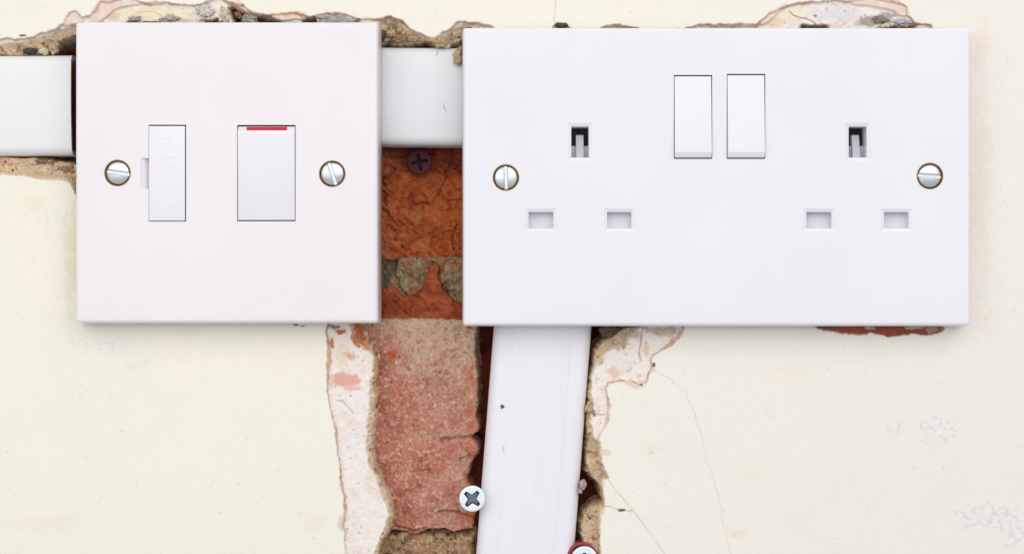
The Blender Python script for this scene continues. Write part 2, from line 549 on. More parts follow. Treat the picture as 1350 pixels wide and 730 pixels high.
    rimc = lerp3(rimc, srgb(178, 132, 102), sstep(-0.05, 0.45, fbm(px, py, 26, 141, 4, .65)))
    rimc = lerp3(rimc, srgb(230, 210, 196), sstep(0.0, 0.45, fbm(px, py, 30, 142, 4, .65)))
    rimc = rimc * (1 + 0.16 * fine[..., None])
    c = c + (rimc - c) * (rim * 0.92)[..., None]
    # undercoat
    und = sstep(0.8, 1.0, sA) * (1 - sB) * (1 - thin)
    uc = np.broadcast_to(np.array(srgb(240, 231, 224)), c.shape).copy()
    uc = lerp3(uc, srgb(230, 206, 190), 0.55 * sstep(0.0, 0.6, fbm(px, py, 18, 41, 4, .65)))
    uc = lerp3(uc, srgb(206, 190, 174), 0.6 * sstep(0.2, 0.6, fbm(px * .8 + py * .6, py * .8 - px * .6, 7, 42, 4, .7)) * sstep(700, 760, px))
    uc = uc * (1 + 0.04 * fine[..., None])
    one = np.ones_like(px)
    uc = spots(uc, [(456, 500, 20, 12, srgb(224, 160, 140), .85), (452, 466, 12, 22, srgb(230, 221, 196), .9), (462, 470, 12, 6, srgb(222, 160, 140), .8), (448, 437, 8, 4, srgb(188, 96, 52), .95),
                    (437, 452, 4, 7, srgb(190, 105, 62), .9), (434, 474, 3, 9, srgb(190, 110, 75), .9), (470, 440, 8, 18, srgb(196, 108, 62), .9), (440, 431, 7, 3, srgb(110, 85, 70), .8),
                    (436, 500, 4, 12, srgb(222, 205, 170), .8), (462, 512, 14, 4, srgb(226, 160, 136), .6),
                    (808, 490, 12, 12, srgb(228, 198, 182), .9), (852, 462, 5, 10, srgb(228, 196, 176), .9), (872, 437, 26, 8, srgb(190, 172, 154), .8), (835, 440, 10, 8, srgb(190, 170, 150), .7),
                    (815, 455, 14, 6, srgb(165, 125, 95), .8), (790, 470, 6, 14, srgb(180, 150, 122), .8), (843, 496, 4, 4, srgb(226, 160, 160), .5), (884, 440, 8, 5, srgb(225, 190, 172), .7),
                    (782, 545, 4, 5, srgb(95, 80, 66), .8), 
                    (200, 17, 62, 11, srgb(236, 225, 196), .9), (178, 23, 14, 4, srgb(206, 194, 186), .9), (226, 25, 16, 5, srgb(204, 192, 184), .9), (148, 22, 10, 7, srgb(222, 200, 172), .9),
                    (270, 14, 14, 9, srgb(226, 220, 212), .95), (246, 27, 20, 3, srgb(206, 190, 180), .7), (444, 26, 26, 8, srgb(200, 194, 188), .95), (484, 28, 12, 4, srgb(226, 206, 194), .9),
                    (1040, 18, 28, 12, srgb(238, 228, 204), .9), (1018, 28, 18, 8, srgb(236, 212, 184), .9), (1100, 17, 36, 14, srgb(226, 219, 220), .95), (1150, 27, 30, 8, srgb(164, 150, 134), .9),
                    (1172, 20, 14, 5, srgb(170, 164, 156), .9), (1184, 29, 9, 4, srgb(212, 214, 222), .95), (1203, 32, 12, 4, srgb(110, 92, 84), .9), (1076, 20, 3, 2.4, srgb(150, 120, 100), .9),
                    (960, 34, 40, 4, srgb(206, 184, 160), .9), (742, 33, 9, 4, srgb(105, 92, 76), .95), (735, 36, 5, 3, srgb(130, 120, 100), .9), (812, 35, 30, 3, srgb(200, 160, 140), .8),
                    (625, 33, 30, 3, srgb(214, 176, 156), .9)], one, 700)
    # crack in the old yellow skim, sandy pits in the undercoat
    for pl, wd, col in [([(1042, 15), (1047, 20), (1060, 23), (1070, 26), (1076, 30)], 1.0, srgb(150, 125, 100)),
                        ([(172, 22), (180, 16), (200, 14), (212, 20)], 0.7, srgb(206, 188, 140)),
                        ([(848, 428), (846, 440), (845, 452), (843, 466), (845, 474)], 1.1, srgb(176, 152, 134)), ([(786, 546), (797, 545.5)], 0.8, srgb(170, 150, 138)),
                        ([(441, 527), (452, 528), (458, 536), (466, 545)], 0.7, srgb(190, 170, 156))]:
        i0, i1 = np.searchsorted(ax, [pl[0][0] - 20, pl[-1][0] + 20]); j0, j1 = np.searchsorted(ay, [min(q[1] for q in pl) - 20, max(q[1] for q in pl) + 20])
        sl = (slice(j0, j1), slice(i0, i1))
        dd = seg_dist(px[sl] + 1.5 * fbm(px[sl], py[sl], 7, 88, 3), py[sl] + 1.5 * fbm(px[sl], py[sl], 7, 89, 3), pl, False)
        uc[sl] = lerp3(uc[sl], col, 0.8 * (1 - sstep(wd * 0.5, wd * 1.5, dd)))
    w1, w2, t1, t2, t3, _, _ = worley(px, py, 9, 55)
    pit = (1 - sstep(0.03 + 0.09 * t2, 0.08 + 0.16 * t2, w1)) * (t1 > 0.72) * (0.3 + 0.7 * t3)
    uc = lerp3(uc, srgb(168, 146, 128), 0.7 * pit)
    mm += und * pit * 0.25
    c = c + (uc - c) * und[..., None]
    # brown sandy backing coat
    sand = np.broadcast_to(np.array(srgb(212, 184, 150)), c.shape).copy()
    sand = lerp3(sand, srgb(226, 202, 168), sstep(0.05, 0.45, fbm(px, py, 6, 61, 3, .7)))
    sand = lerp3(sand, srgb(168, 130, 96), sstep(0.12, 0.5, fbm(px, py, 9, 62, 4, .7)))
    sand = lerp3(sand, srgb(196, 178, 156), 0.6 * sstep(0.1, 0.5, fbm(px, py, 14, 64, 3)))
    dk = sstep(485, 520, px) * (1 - sstep(610, 640, px)) * (1 - sstep(60, 90, py))
    sand = lerp3(sand, srgb(150, 122, 92), 0.75 * dk * sstep(-0.4, 0.3, mid))
    sand = sand * (1 + 0.16 * fine[..., None])
    lip = (1 - sstep(0.5, 6.0, dB + 2 * fine)) * 0.55
    sand = lerp3(sand, srgb(228, 204, 186), lip)
    c = c + (sand - c) * sB[..., None]
    c = spots(c, [(473, 442, 7, 15, srgb(190, 104, 60), .9), (483, 456, 5, 7, srgb(190, 104, 60), .7)], np.maximum(sB, und), 880, 0.3)
    # red brick dust on the chip under the double plate
    chip = sstep(423, 426, py) * sstep(1060, 1072, px) * (1 - sstep(1238, 1250, px)) * sA * (py < 460)
    red = np.array(srgb(160, 82, 66)) * (1 + 0.15 * mid[..., None] + 0.12 * fine[..., None])
    c = c + (red - c) * chip[..., None]
    c = spots(c, [(1148, 431, 6, 4, srgb(212, 196, 180), .9), (1205, 430, 14, 4, srgb(214, 206, 190), .95), (1230, 434, 9, 6, srgb(196, 160, 150), .8)], chip, 900, 0.3)
    mm -= chip * 0.5
    # darker brown towards the inside of the break
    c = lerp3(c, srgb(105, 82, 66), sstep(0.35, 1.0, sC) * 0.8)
    # hairline cracks
    def crack(pl, wd, al, dep, seed, col):
        nonlocal c, mm
        x0 = min(q[0] for q in pl) - 6; x1 = max(q[0] for q in pl) + 6; y0 = min(q[1] for q in pl) - 6; y1 = max(q[1] for q in pl) + 6
        i0, i1 = np.searchsorted(ax, [x0, x1]); j0, j1 = np.searchsorted(ay, [y0, y1]); sl = (slice(j0, j1), slice(i0, i1))
        qx, qy = px[sl], py[sl]
        dd = seg_dist(qx + 1.6 * fbm(qx, qy, 12, seed, 3), qy + 1.6 * fbm(qx, qy, 12, seed + 9, 3), pl, False)
        mk = (1 - sstep(wd * 0.4, wd * 1.3, dd)) * al * (0.65 + 0.5 * fbm(qx, qy, 16, seed + 3, 2))
        mk = np.clip(mk, 0, 1) * (1 - sA[sl])
        c[sl] = lerp3(c[sl], col, mk)
        mm[sl] += mk * dep
    br = srgb(150, 128, 108)
    crack([(802, 631), (812, 645), (822, 657), (833, 671)], 0.8, .45, .25, 1001, br)
    crack([(833, 671), (847, 688), (860, 706), (877, 732), (905, 775)], 1.0, .5, .2, 1002, br)
    crack([(794, 667), (806, 668), (812, 672), (833, 672)], 1.0, .75, .3, 1003, srgb(160, 116, 96))
    crack([(815, 672), (823, 672)], 1.4, 1., .4, 1004, srgb(90, 70, 56))
    crack([(730, -40), (731, -4), (732, 18), (731, 30)], 0.8, .6, .25, 1005, br)
    crack([(862, 488), (885, 500), (905, 520), (917, 548), (926, 580), (931, 605), (941, 632), (949, 665), (956, 700), (964, 735), (972, 790)], 0.8, .42, .18, 1006, srgb(186, 172, 156))
    # small knocks beside the edges
    c = spots(c, [(30, 47, 5, 2, srgb(120, 84, 66), .95), (390, 428, 4, 1.6, srgb(110, 90, 76), .8), (399, 429, 4, 1.6, srgb(110, 90, 76), .8), (862, 481, 2, 3, srgb(90, 70, 58), .9),
                  (846, 507, 2.5, 2, srgb(80, 62, 50), .9), (320, 7, 2, 2, srgb(120, 90, 74), .8)], one, 1200, 0.3)
    keep = ~(dC > 7.5)
    # loose grit clinging to the broken coat: random spots on the sandy strata
    rng = np.random.default_rng(5)
    okm = (sB > 0.5) & (sC < 0.45) & (px > -25) & (px < 1375) & (py > -25) & (py < 755)
    ids = np.argwhere(okm)
    for j, i in ids[rng.integers(0, len(ids), 420)]:
        GRIT.append((px[j, i], py[j, i], mm[j, i], 0.7 + 1.9 * rng.random() ** 2.2, rng.random()))
    return grid_mesh('wall', px, py, mm * MM, keep, c, M_WALL)


wall = build_plaster()
wall['kind'] = 'structure'
wall['label'] = 'cream painted plaster wall broken open around the switch plates, brick showing'


# ------------------------------------------------------------------ masonry behind the plaster
def relief(name, x0, x1, y0, y1, depth_mm, fn, mat, corner=4.0, back_mm=9.0, edge=3.0, jag=2.5, seed=0, step=1.0, poly=None):
    """a block with a rough face: outline in photo pixels at its own depth, edges rounded over and carried back into the wall"""
    ax = np.arange(x0 - 6, x1 + 6.5, step); ay = np.arange(y0 - 6, y1 + 6.5, step)
    px, py = np.meshgrid(ax, ay)
    pl = poly or [(x0, y0), (x1, y0), (x1, y1), (x0, y1)]
    d = sdf(px, py, pl) + jag * fbm(px, py, 14, seed, 4, 0.6)
    h, rgb = fn(px, py)
    drop = (1 - sstep(-1.0, edge, d)) * back_mm
    Y = (depth_mm + h + drop) * MM
    return grid_mesh(name, px, py, Y, d > -3.0, rgb, mat, wall, depth_mm * MM)


def upper_brick(px, py):
    rx, ry = px * 0.83 + py * 0.56, py * 0.83 - px * 0.56
    n1 = fbm(rx, ry * 1.7, 62, 203, 5, 0.5) * 3.4
    st = np.floor(n1); fr = n1 - st
    h = 1.15 * (st + sstep(0.55, 1.0, fr)) + 0.5 * fr          # fracture ledges
    e1, e2, s1, s2, s3, ux, uy = worley(rx + 6 * fbm(px, py, 14, 201, 3), ry * 1.8 + 6 * fbm(px, py, 14, 202, 3), 24, 208)
    h += 0.8 * ((s2 - 0.5) * ux + (s3 - 0.5) * uy) + 0.2 * (s1 - 0.5)
    h += 0.9 * fbm(px, py, 34, 204, 4) + 0.30 * fbm(rx, ry, 4, 205, 3)
    c = np.broadcast_to(np.array(srgb(194, 102, 52)), px.shape + (3,)).copy()
    c = lerp3(c, srgb(158, 70, 40), sstep(-0.1, 0.5, fbm(rx, ry, 34, 206, 4)))
    c = lerp3(c, srgb(198, 118, 68), sstep(0.05, 0.5, fbm(rx, ry * 1.6, 22, 207, 4)))
    c = lerp3(c, srgb(126, 54, 38), 0.85 * (1 - sstep(205, 262, py + 30 * fbm(px, py, 30, 210, 3))))  # shade under the trunking painted onto the top of the brick
    c = lerp3(c, srgb(184, 130, 92), 0.6 * (1 - sstep(498, 534, px)) * sstep(0, .4, fbm(rx, ry, 12, 211, 3)))
    c = c * (1 + 0.16 * fbm(rx, ry, 5, 212, 3, .7)[..., None])
    for pl, wd in [([(597, 196), (594, 216), (586, 238), (579, 254), (570, 268), (556, 268), (543, 266)], 1.2), ([(576, 303), (560, 312), (545, 318), (531, 326)], 1.6), ([(500, 236), (515, 232), (524, 222)], 1.2),
                   ([(608, 262), (592, 264), (580, 256)], 1.0), ([(604, 296), (596, 312), (600, 330)], 1.0)]:
        dd = seg_dist(px + 3 * fbm(px, py, 9, 213, 3), py + 3 * fbm(px, py, 9, 214, 3), pl, False)
        mk = 1 - sstep(wd * 0.4, wd * 2.0, dd)
        h += mk * 0.7
        c = lerp3(c, srgb(120, 54, 34), 0.4 * mk)
    return h - h.mean(), c


def shard_brick(px, py):
    h, c = upper_brick(px + 300, py + 120)
    c = lerp3(np.broadcast_to(np.array(srgb(178, 94, 56)), px.shape + (3,)).copy(), srgb(150, 70, 42), sstep(-0.2, 0.4, fbm(px, py, 14, 221, 4)))
    return h * 0.7, c


def lower_brick(px, py):
    h = 0.8 * fbm(px, py, 70, 231, 3) + 0.35 * fbm(px, py, 12, 232, 4) + 0.26 * fbm(px, py, 2.8, 233, 2)
    # small spalls on the right-hand arris
    w1, w2, a1, a2, a3, ox, oy = worley(px, py * 1.6, 40, 239)
    h += 1.2 * (a1 - 0.4) * sstep(590, 632, px)
    cr = [([(582, 580), (600, 577), (616, 576), (634, 573)], 1.6), ([(606, 606), (620, 601), (634, 600)], 1.5), ([(575, 676), (596, 672), (620, 680), (634, 678)], 1.2), ([(520, 690), (545, 700), (560, 694)], 1.4)]
    c = np.broadcast_to(np.array(srgb(184, 120, 98)), px.shape + (3,)).copy()
    c = lerp3(c, srgb(166, 98, 78), sstep(-0.1, 0.45, fbm(px, py, 24, 234, 4)))
    c = lerp3(c, srgb(198, 144, 122), 0.8 * sstep(0.05, 0.5, fbm(px, py, 7, 235, 4, .7)))
    for pl, wd in cr:
        dd = seg_dist(px + 2 * fbm(px, py, 9, 240, 3), py + 3 * fbm(px, py, 9, 241, 3), pl, False)
        mk = 1 - sstep(wd * 0.4, wd * 1.8, dd)
        h += mk * 0.9
        c = lerp3(c, srgb(130, 66, 44), 0.6 * mk)
    # lime dust on its upper part
    top = 1 - sstep(0, 105, (py - 416) - 0.55 * (px - 540) + 60 * fbm(px, py, 34, 236, 4))
    top = np.maximum(top, 0.75 * (1 - sstep(416, 428, py)))
    c = lerp3(c, srgb(206, 182, 152), 0.8 * top * sstep(-0.45, 0.35, fbm(px, py, 6, 237, 3, .7) + 0.25))
    g = fbm(px, py, 2.2, 238, 2)
    c = c * (1 + 0.20 * g[..., None] + 0.10 * fbm(px, py, 5, 248, 3, .7)[..., None])
    c = lerp3(c, srgb(214, 186, 162), 0.5 * sstep(0.28, 0.55, fbm(px * .8 + py * .6, py * .8 - px * .6, 3.4, 249, 2)))
    f1, f2, g1, g2, g3, _, _ = worley(px, py, 7.0, 242)
    spk = 1 - sstep(0.10 + 0.16 * g2, 0.22 + 0.2 * g2, f1)
    c = lerp3(c, srgb(218, 196, 174), 0.55 * spk * (g1 > 0.88))
    c = lerp3(c, srgb(118, 64, 48), 0.6 * spk * (g1 < 0.13))
    c = lerp3(c, srgb(206, 170, 146), 0.28 * sstep(-0.05, 0.5, fbm(px, py, 38, 247, 4, .6) + 0.004 * (px - 560)))
    c = lerp3(c, srgb(188, 92, 54), 0.7 * sstep(700, 690, py) * 0 + 0.55 * sstep(0.25, 0.5, fbm(px, py, 20, 244, 3)) * sstep(575, 625, px))
    c = lerp3(c, srgb(190, 92, 56), 0.9 * (1 - sstep(5, 8, np.sqrt((px - 517) ** 2 + ((py - 467) * 1.3) ** 2) + 2 * fbm(px, py, 5, 245, 2))))
    return h, c


def mortar_fn(base, dark, seed):
    def fn(px, py):
        h = 1.0 * fbm(px, py, 22, seed, 4) + 0.7 * fbm(px, py, 5, seed + 1, 3, .7)
        c = np.broadcast_to(np.array(base), px.shape + (3,)).copy()
        c = lerp3(c, dark, sstep(-0.05, 0.5, fbm(px, py, 12, seed + 2, 4)))
        c = lerp3(c, srgb(206, 184, 150), 0.6 * sstep(0.15, 0.5, fbm(px, py, 4, seed + 3, 2)))
        c = lerp3(c, srgb(60, 48, 38), 0.75 * sstep(0.5, 0.62, fbm(px, py, 5, seed + 4, 2)))
        return h, c
    return fn


def deep_brick(px, py):
    h = 1.2 * fbm(px, py, 40, 261, 4) + 0.4 * fbm(px, py, 5, 262, 3)
    c = np.broadcast_to(np.array(srgb(124, 56, 38)), px.shape + (3,)).copy()
    c = lerp3(c, srgb(86, 40, 30), sstep(-0.1, 0.5, fbm(px, py, 20, 263, 4)))
    return h, c


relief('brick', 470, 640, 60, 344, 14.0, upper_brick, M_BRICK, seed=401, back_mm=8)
relief('brick', 470, 640, 346, 420, 9.8, shard_brick, M_BRICK, seed=402, back_mm=8,
       poly=[(470, 380), (500, 380), (516, 374), (524, 380), (533, 389), (546, 386), (554, 379), (561, 364), (566, 350), (573, 345), (581, 349), (580, 366), (588, 382), (600, 396), (640, 408), (640, 424), (470, 424)], jag=2)
relief('brick', 462, 631, 416.5, 704, 7.0, lower_brick, M_BRICK, seed=403, back_mm=12, edge=5, jag=3.4,
       poly=[(462, 416.5), (632, 416.5), (630, 470), (634, 505), (632, 540), (635, 566), (626, 576), (634, 586), (634, 600), (624, 612), (619, 630), (629, 648), (632, 672), (626, 700), (600, 705), (574, 699), (546, 707), (520, 701), (462, 704)])
relief('brick', 455, 840, 414, 712, 19.0, deep_brick, M_BRICK, seed=404, back_mm=5, step=2.0)
relief('brick', 455, 840, 732, 960, 17.0, deep_brick, M_BRICK, seed=405, back_mm=5, step=3.0)
relief('brick', -240, 452, 60, 344, 20.0, deep_brick, M_BRICK, seed=406, back_mm=5, step=4.0)
relief('brick', 652, 1245, 60, 344, 20.0, deep_brick, M_BRICK, seed=407, back_mm=5, step=4.0)
def middle_mortar(px, py):
    h, c = mortar_fn(srgb(168, 144, 108), srgb(132, 112, 80), 271)(px, py)
    dkm = 1 - sstep(514, 528, px + 0.4 * (py - 360) + 6 * fbm(px, py, 12, 275, 3))
    c = lerp3(c, srgb(96, 88, 70), 0.75 * dkm)
    org = sstep(0.1, 0.45, fbm(px, py, 16, 276, 4, .65)) * sstep(525, 540, px)
    c = lerp3(c, srgb(180, 98, 56), 0.75 * org)
    dd = seg_dist(px + 3 * fbm(px, py, 9, 277, 3), py, [(522, 338), (519, 362), (526, 380), (536, 392)], False)
    h = h + 0.7 * fbm(px, py, 7, 278, 4, .7) + 1.2 * (1 - sstep(1, 4, dd)) - 0.8 * (1 - dkm) * (1 - sstep(556, 566, px)) - 0.6 * sstep(576, 584, px)
    return h, c


relief('mortar_joint', 470, 640, 336, 424, 13.0, middle_mortar, M_MORTAR, seed=408, back_mm=8)
relief('mortar_joint', 480, 628, 699, 800, 7.3, mortar_fn(srgb(176, 138, 104), srgb(140, 106, 78), 281), M_MORTAR, seed=409, back_mm=4, jag=6, edge=7)
# mortar bed that closes the wall behind the bricks
bx = np.arange(-300, 1400, 20.0); by = np.arange(-60, 1000, 20.0)
qx, qy = np.meshgrid(bx, by)
hb, cb = mortar_fn(srgb(112, 88, 68), srgb(80, 62, 50), 291)(qx, qy)
grid_mesh('mortar_bed', qx, qy, (24.0 + hb) * MM, np.ones_like(qx, dtype=bool), cb, M_MORTAR, wall, 0.0)


def lump(px, py, y_mm, rx, rz, ry, col, seed, sub=4, rough=0.36):
    """a crumb of mortar or plaster stuck in the break; radii in photo pixels"""
    bm = bmesh.new()
    bmesh.ops.create_icosphere(bm, subdivisions=sub, radius=1.0)
    y = y_mm * MM
    lay = bm.verts.layers.float_color.new('strata')
    for v in bm.verts:
        n = v.co.normalized()
        k = 1 + rough * 1.6 * mnoise.noise(n * 1.6 + Vector((seed, 3.1, seed * .7))) + rough * 0.8 * mnoise.noise(n * 4.5 + Vector((seed * 1.3, 0, 5)))
        k += rough * 0.6 * mnoise.noise(n * 10 + Vector((seed, seed, 1)))
        t = 0.9 + 0.35 * mnoise.noise(n * 5 + Vector((seed * 2.0, 1, 1)))
        v[lay] = (col[0] * t, col[1] * t, col[2] * t, 1)
        v.co = Vector((X(px, y) + n.x * k * rx * S, y + n.y * k * ry * S, Z(py, y) + n.z * k * rz * S))
    return from_bm('mortar_lump', bm, M_MORTAR, wall, smooth=True)


TAN = srgb(214, 188, 154); BRN = srgb(176, 144, 110); PALE = srgb(236, 224, 196); GREY = srgb(192, 186, 180)
for i, a in enumerate([(582, 56, 1.8, 9, 7, 9, TAN), (604, 74, -0.3, 6, 11, 6, TAN), (528, 52, 2.8, 12, 5, 8, BRN), (546, 51, 2.6, 9, 4, 7, TAN),
                       (516, 44, 2.4, 6, 5, 6, TAN), (589, 60, 2.4, 5, 4, 6, PALE), (505, 46, 3.8, 7, 7, 8, srgb(110, 98, 82)), (296, 22, 1.6, 6.5, 12, 7, PALE), (329, 27, 3.0, 10, 6, 8, GREY), (314, 20, 4.5, 6, 5, 6, BRN),
                       (59, 68, 2.2, 5, 5, 6, PALE), (71, 63, 3.0, 6, 8, 7, TAN), (39, 68, 3.5, 8, 4, 8, srgb(96, 96, 96)), (444, 27, 1.5, 25, 9, 9, GREY), (270, 15, 1.6, 12, 9, 6, srgb(228, 222, 214)),
                       (226, 25, 1.8, 13, 5, 6, srgb(206, 195, 187)), (178, 26, 1.9, 9, 4, 6, srgb(190, 182, 176)), (1186, 29, 1.6, 9, 4, 5, srgb(206, 208, 216)), (1160, 28, 1.9, 14, 5, 6, srgb(158, 146, 130)),
                       (777, 538, 2.5, 5, 7, 7, TAN), (768, 638, 1.5, 4.5, 6, 6, srgb(205, 192, 182)), (765, 646, 2.0, 3, 4, 5, srgb(205, 192, 182)), (780, 676, 4.0, 9, 5, 7, TAN), (86, 222, 4.5, 14, 6, 8, BRN),
                       (60, 214, 4.8, 16, 5, 7, srgb(150, 128, 104)), (741, 34, 0.8, 7, 4, 5, srgb(104, 92, 74)), (1148, 431, 1.6, 6, 5, 5, srgb(208, 192, 176)), (1206, 430, 1.4, 13, 5, 5, srgb(216, 206, 190)),
                       (806, 436, 5.5, 16, 9, 9, srgb(130, 112, 92)), (494, 462, 5.0, 5, 8, 7, srgb(196, 150, 112)), (499, 470, 5.6, 2.4, 4.5, 4, srgb(222, 200, 165))]):
    lump(*a, seed=3.7 * i + 1.1, sub=4 if max(a[3], a[4]) > 6 else 3)


bm = bmesh.new()
lay = bm.verts.layers.float_color.new('strata')
for k, (gx_, gy_, gm, gr, gt) in enumerate(GRIT):
    col = (srgb(222, 198, 164), srgb(168, 134, 100), srgb(232, 222, 208), srgb(120, 96, 76))[int(gt * 3.99)]
    res = bmesh.ops.create_icosphere(bm, subdivisions=1, radius=1.0)
    for v in res['verts']:
        n = v.co.normalized()
        q = gr * S * (1 + 0.5 * mnoise.noise(n * 1.9 + Vector((k * 3.3, k, 0))))
        v.co = Vector(((gx_ - W / 2) * S + n.x * q, gm * MM + n.y * q, (H / 2 - gy_) * S + n.z * q))
        v[lay] = (*col, 1)
grit = from_bm('grit', bm, M_MORTAR, wall)
grit['kind'] = 'stuff'


# ------------------------------------------------------------------ plates
def rrect(x0, x1, y0, y1, r, n=5):
    """rounded rectangle, photo-pixel coordinates"""
    pts = []
    for cx, cy, a0 in ((x1 - r, y0 + r, -90), (x1 - r, y1 - r, 0), (x0 + r, y1 - r, 90), (x0 + r, y0 + r, 180)):
        for k in range(n + 1):
            a = math.radians(a0 + 90.0 * k / n)
            pts.append((cx + r * math.cos(a), cy + r * math.sin(a)))
    return pts


def circ(cx, cy, r, n=40):
    return [(cx + r * math.cos(2 * math.pi * k / n), cy + r * math.sin(2 * math.pi * k / n)) for k in range(n)]


def pt(p, y):
    return Vector((X(p[0], y), y, Z(p[1], y)))


def holed_face(bm, outer, holes, y, pre=None):
    """flat face with holes at depth y; returns rings of verts (outer first); pre = existing outer verts"""
    loops = [outer] + holes
    v2, ed = [], []
    for lp in loops:
        b = len(v2)
        v2 += [Vector(q) for q in lp]
        ed += [(b + i, b + (i + 1) % len(lp)) for i in range(len(lp))]
    vo, eo, fo, ov, _, _ = delaunay_2d_cdt(v2, ed, [], 1, 1e-7)
    src = {}
    for i, o in enumerate(ov):
        for s in o:
            src[s] = i
    verts = [None] * len(vo)
    n0 = len(outer)
    if pre:
        for i in range(n0):
            verts[src[i]] = pre[i]
    for i, q in enumerate(vo):
        if verts[i] is None:
            verts[i] = bm.verts.new(pt(q, y))
    for f in fo:
        cx = sum(vo[i][0] for i in f) / len(f); cy = sum(vo[i][1] for i in f) / len(f)
        bad = False
        for hl in holes:
            if bool(inside(np.array([cx]), np.array([cy]), hl)[0]):
                bad = True
                break
        if not bad:
            try:
                bm.faces.new([verts[i] for i in f])
            except ValueError:
                pass
    rings, b = [], 0
    for lp in loops:
        rings.append([verts[src[b + i]] for i in range(len(lp))])
        b += len(lp)
    return rings


def bridge(bm, r0, r1, smooth=False):
    n = len(r0)
    for i in range(n):
        f = bm.faces.new([r0[i], r0[(i + 1) % n], r1[(i + 1) % n], r1[i]])
        f.smooth = smooth


def ring_at(bm, pts, y, ref_y=None):
    """ring of verts with the layout taken at ref_y (so walls run straight back) and depth y"""
    ry = y if ref_y is None else ref_y
    return [bm.verts.new((X(q[0], ry), y, Z(q[1], ry))) for q in pts]


FRONT = -9.0 * MM
BACK = -0.9 * MM


def faceplate(x0, x1, y0, y1, holes):
    """holes: list of (loop, chamfer_loop or None, depth_mm) ; outline is the widest silhouette just under the rounded edge"""
    bm = bmesh.new()
    prof = []                                     # (inset px, depth)
    R = 4.6
    prof.append((-2.0, BACK)); prof.append((0.0, FRONT + 1.2 * MM))
    for k in range(1, 6):
        a = math.radians(90.0 * k / 6)
        prof.append((R * (1 - math.cos(a)) * 0.95, FRONT + 1.15 * MM * (1 - math.sin(a))))
    prof.append((R, FRONT))
    rings = []
    for ins, y in prof:
        rings.append(ring_at(bm, rrect(x0 + ins, x1 - ins, y0 + ins, y1 - ins, max(0.8, 3.6 - ins * 0.6)), y, FRONT))
    for a, b in zip(rings[:-1], rings[1:]):
        bridge(bm, a, b, True)
    # back rim
    inner = ring_at(bm, rrect(x0 + 9, x1 - 9, y0 + 9, y1 - 9, 3), BACK, FRONT)
    bridge(bm, inner, rings[0])
    deep = ring_at(bm, rrect(x0 + 9, x1 - 9, y0 + 9, y1 - 9, 3), FRONT + 2.2 * MM, FRONT)
    bridge(bm, deep, inner)
    out = rrect(x0 + R, x1 - R, y0 + R, y1 - R, 3.6 - R * 0.6)
    rr = holed_face(bm, out, [h[0] for h in holes], FRONT, rings[-1])
    for (lp, ch, dep), ring in zip(holes, rr[1:]):
        cur, cy = ring, FRONT
        if ch:
            nxt = ring_at(bm, ch, FRONT + 0.42 * MM, FRONT)
            bridge(bm, cur, nxt)
            cur, lp = nxt, ch
        nxt = ring_at(bm, lp, FRONT + dep * MM, FRONT)
        bridge(bm, cur, nxt)
    return bm


def box_bm(x0, x1, y0, y1, d0, d1, ref=None, bev=0.0):
    """box from photo pixels (laid out at depth ref) between depths d0 (front) and d1 (back), metres"""
    bm = bmesh.new()
    ref = d0 if ref is None else ref
    vs_ = [bm.verts.new((X(a, ref), d, Z(b, ref))) for d in (d0, d1) for a, b in ((x0, y0), (x1, y0), (x1, y1), (x0, y1))]
    for f in ((0, 1, 2, 3), (7, 6, 5, 4), (0, 4, 5, 1), (1, 5, 6, 2), (2, 6, 7, 3), (3, 7, 4, 0)):
        bm.faces.new([vs_[i] for i in f])
    if bev:
        bmesh.ops.bevel(bm, geom=list(bm.edges), offset=bev, segments=2, affect='EDGES', profile=0.6)
    return bm


def prism(x0, x1, prof, ref, bev=0.00018, seg=2):
    """side profile [(photo y, depth m)...] closed, swept from x0 to x1 (photo px at depth ref)"""
    bm = bmesh.new()
    a = [bm.verts.new((X(x0, ref), d, Z(q, ref))) for q, d in prof]
    b = [bm.verts.new((X(x1, ref), d, Z(q, ref))) for q, d in prof]
    bm.faces.new(a)
    bm.faces.new(list(reversed(b)))
    bridge(bm, a, b)
    bmesh.ops.recalc_face_normals(bm, faces=bm.faces)
    if bev:
        bmesh.ops.bevel(bm, geom=list(bm.edges), offset=bev, segments=seg, affect='EDGES', profile=0.6, clamp_overlap=True)
    return bm


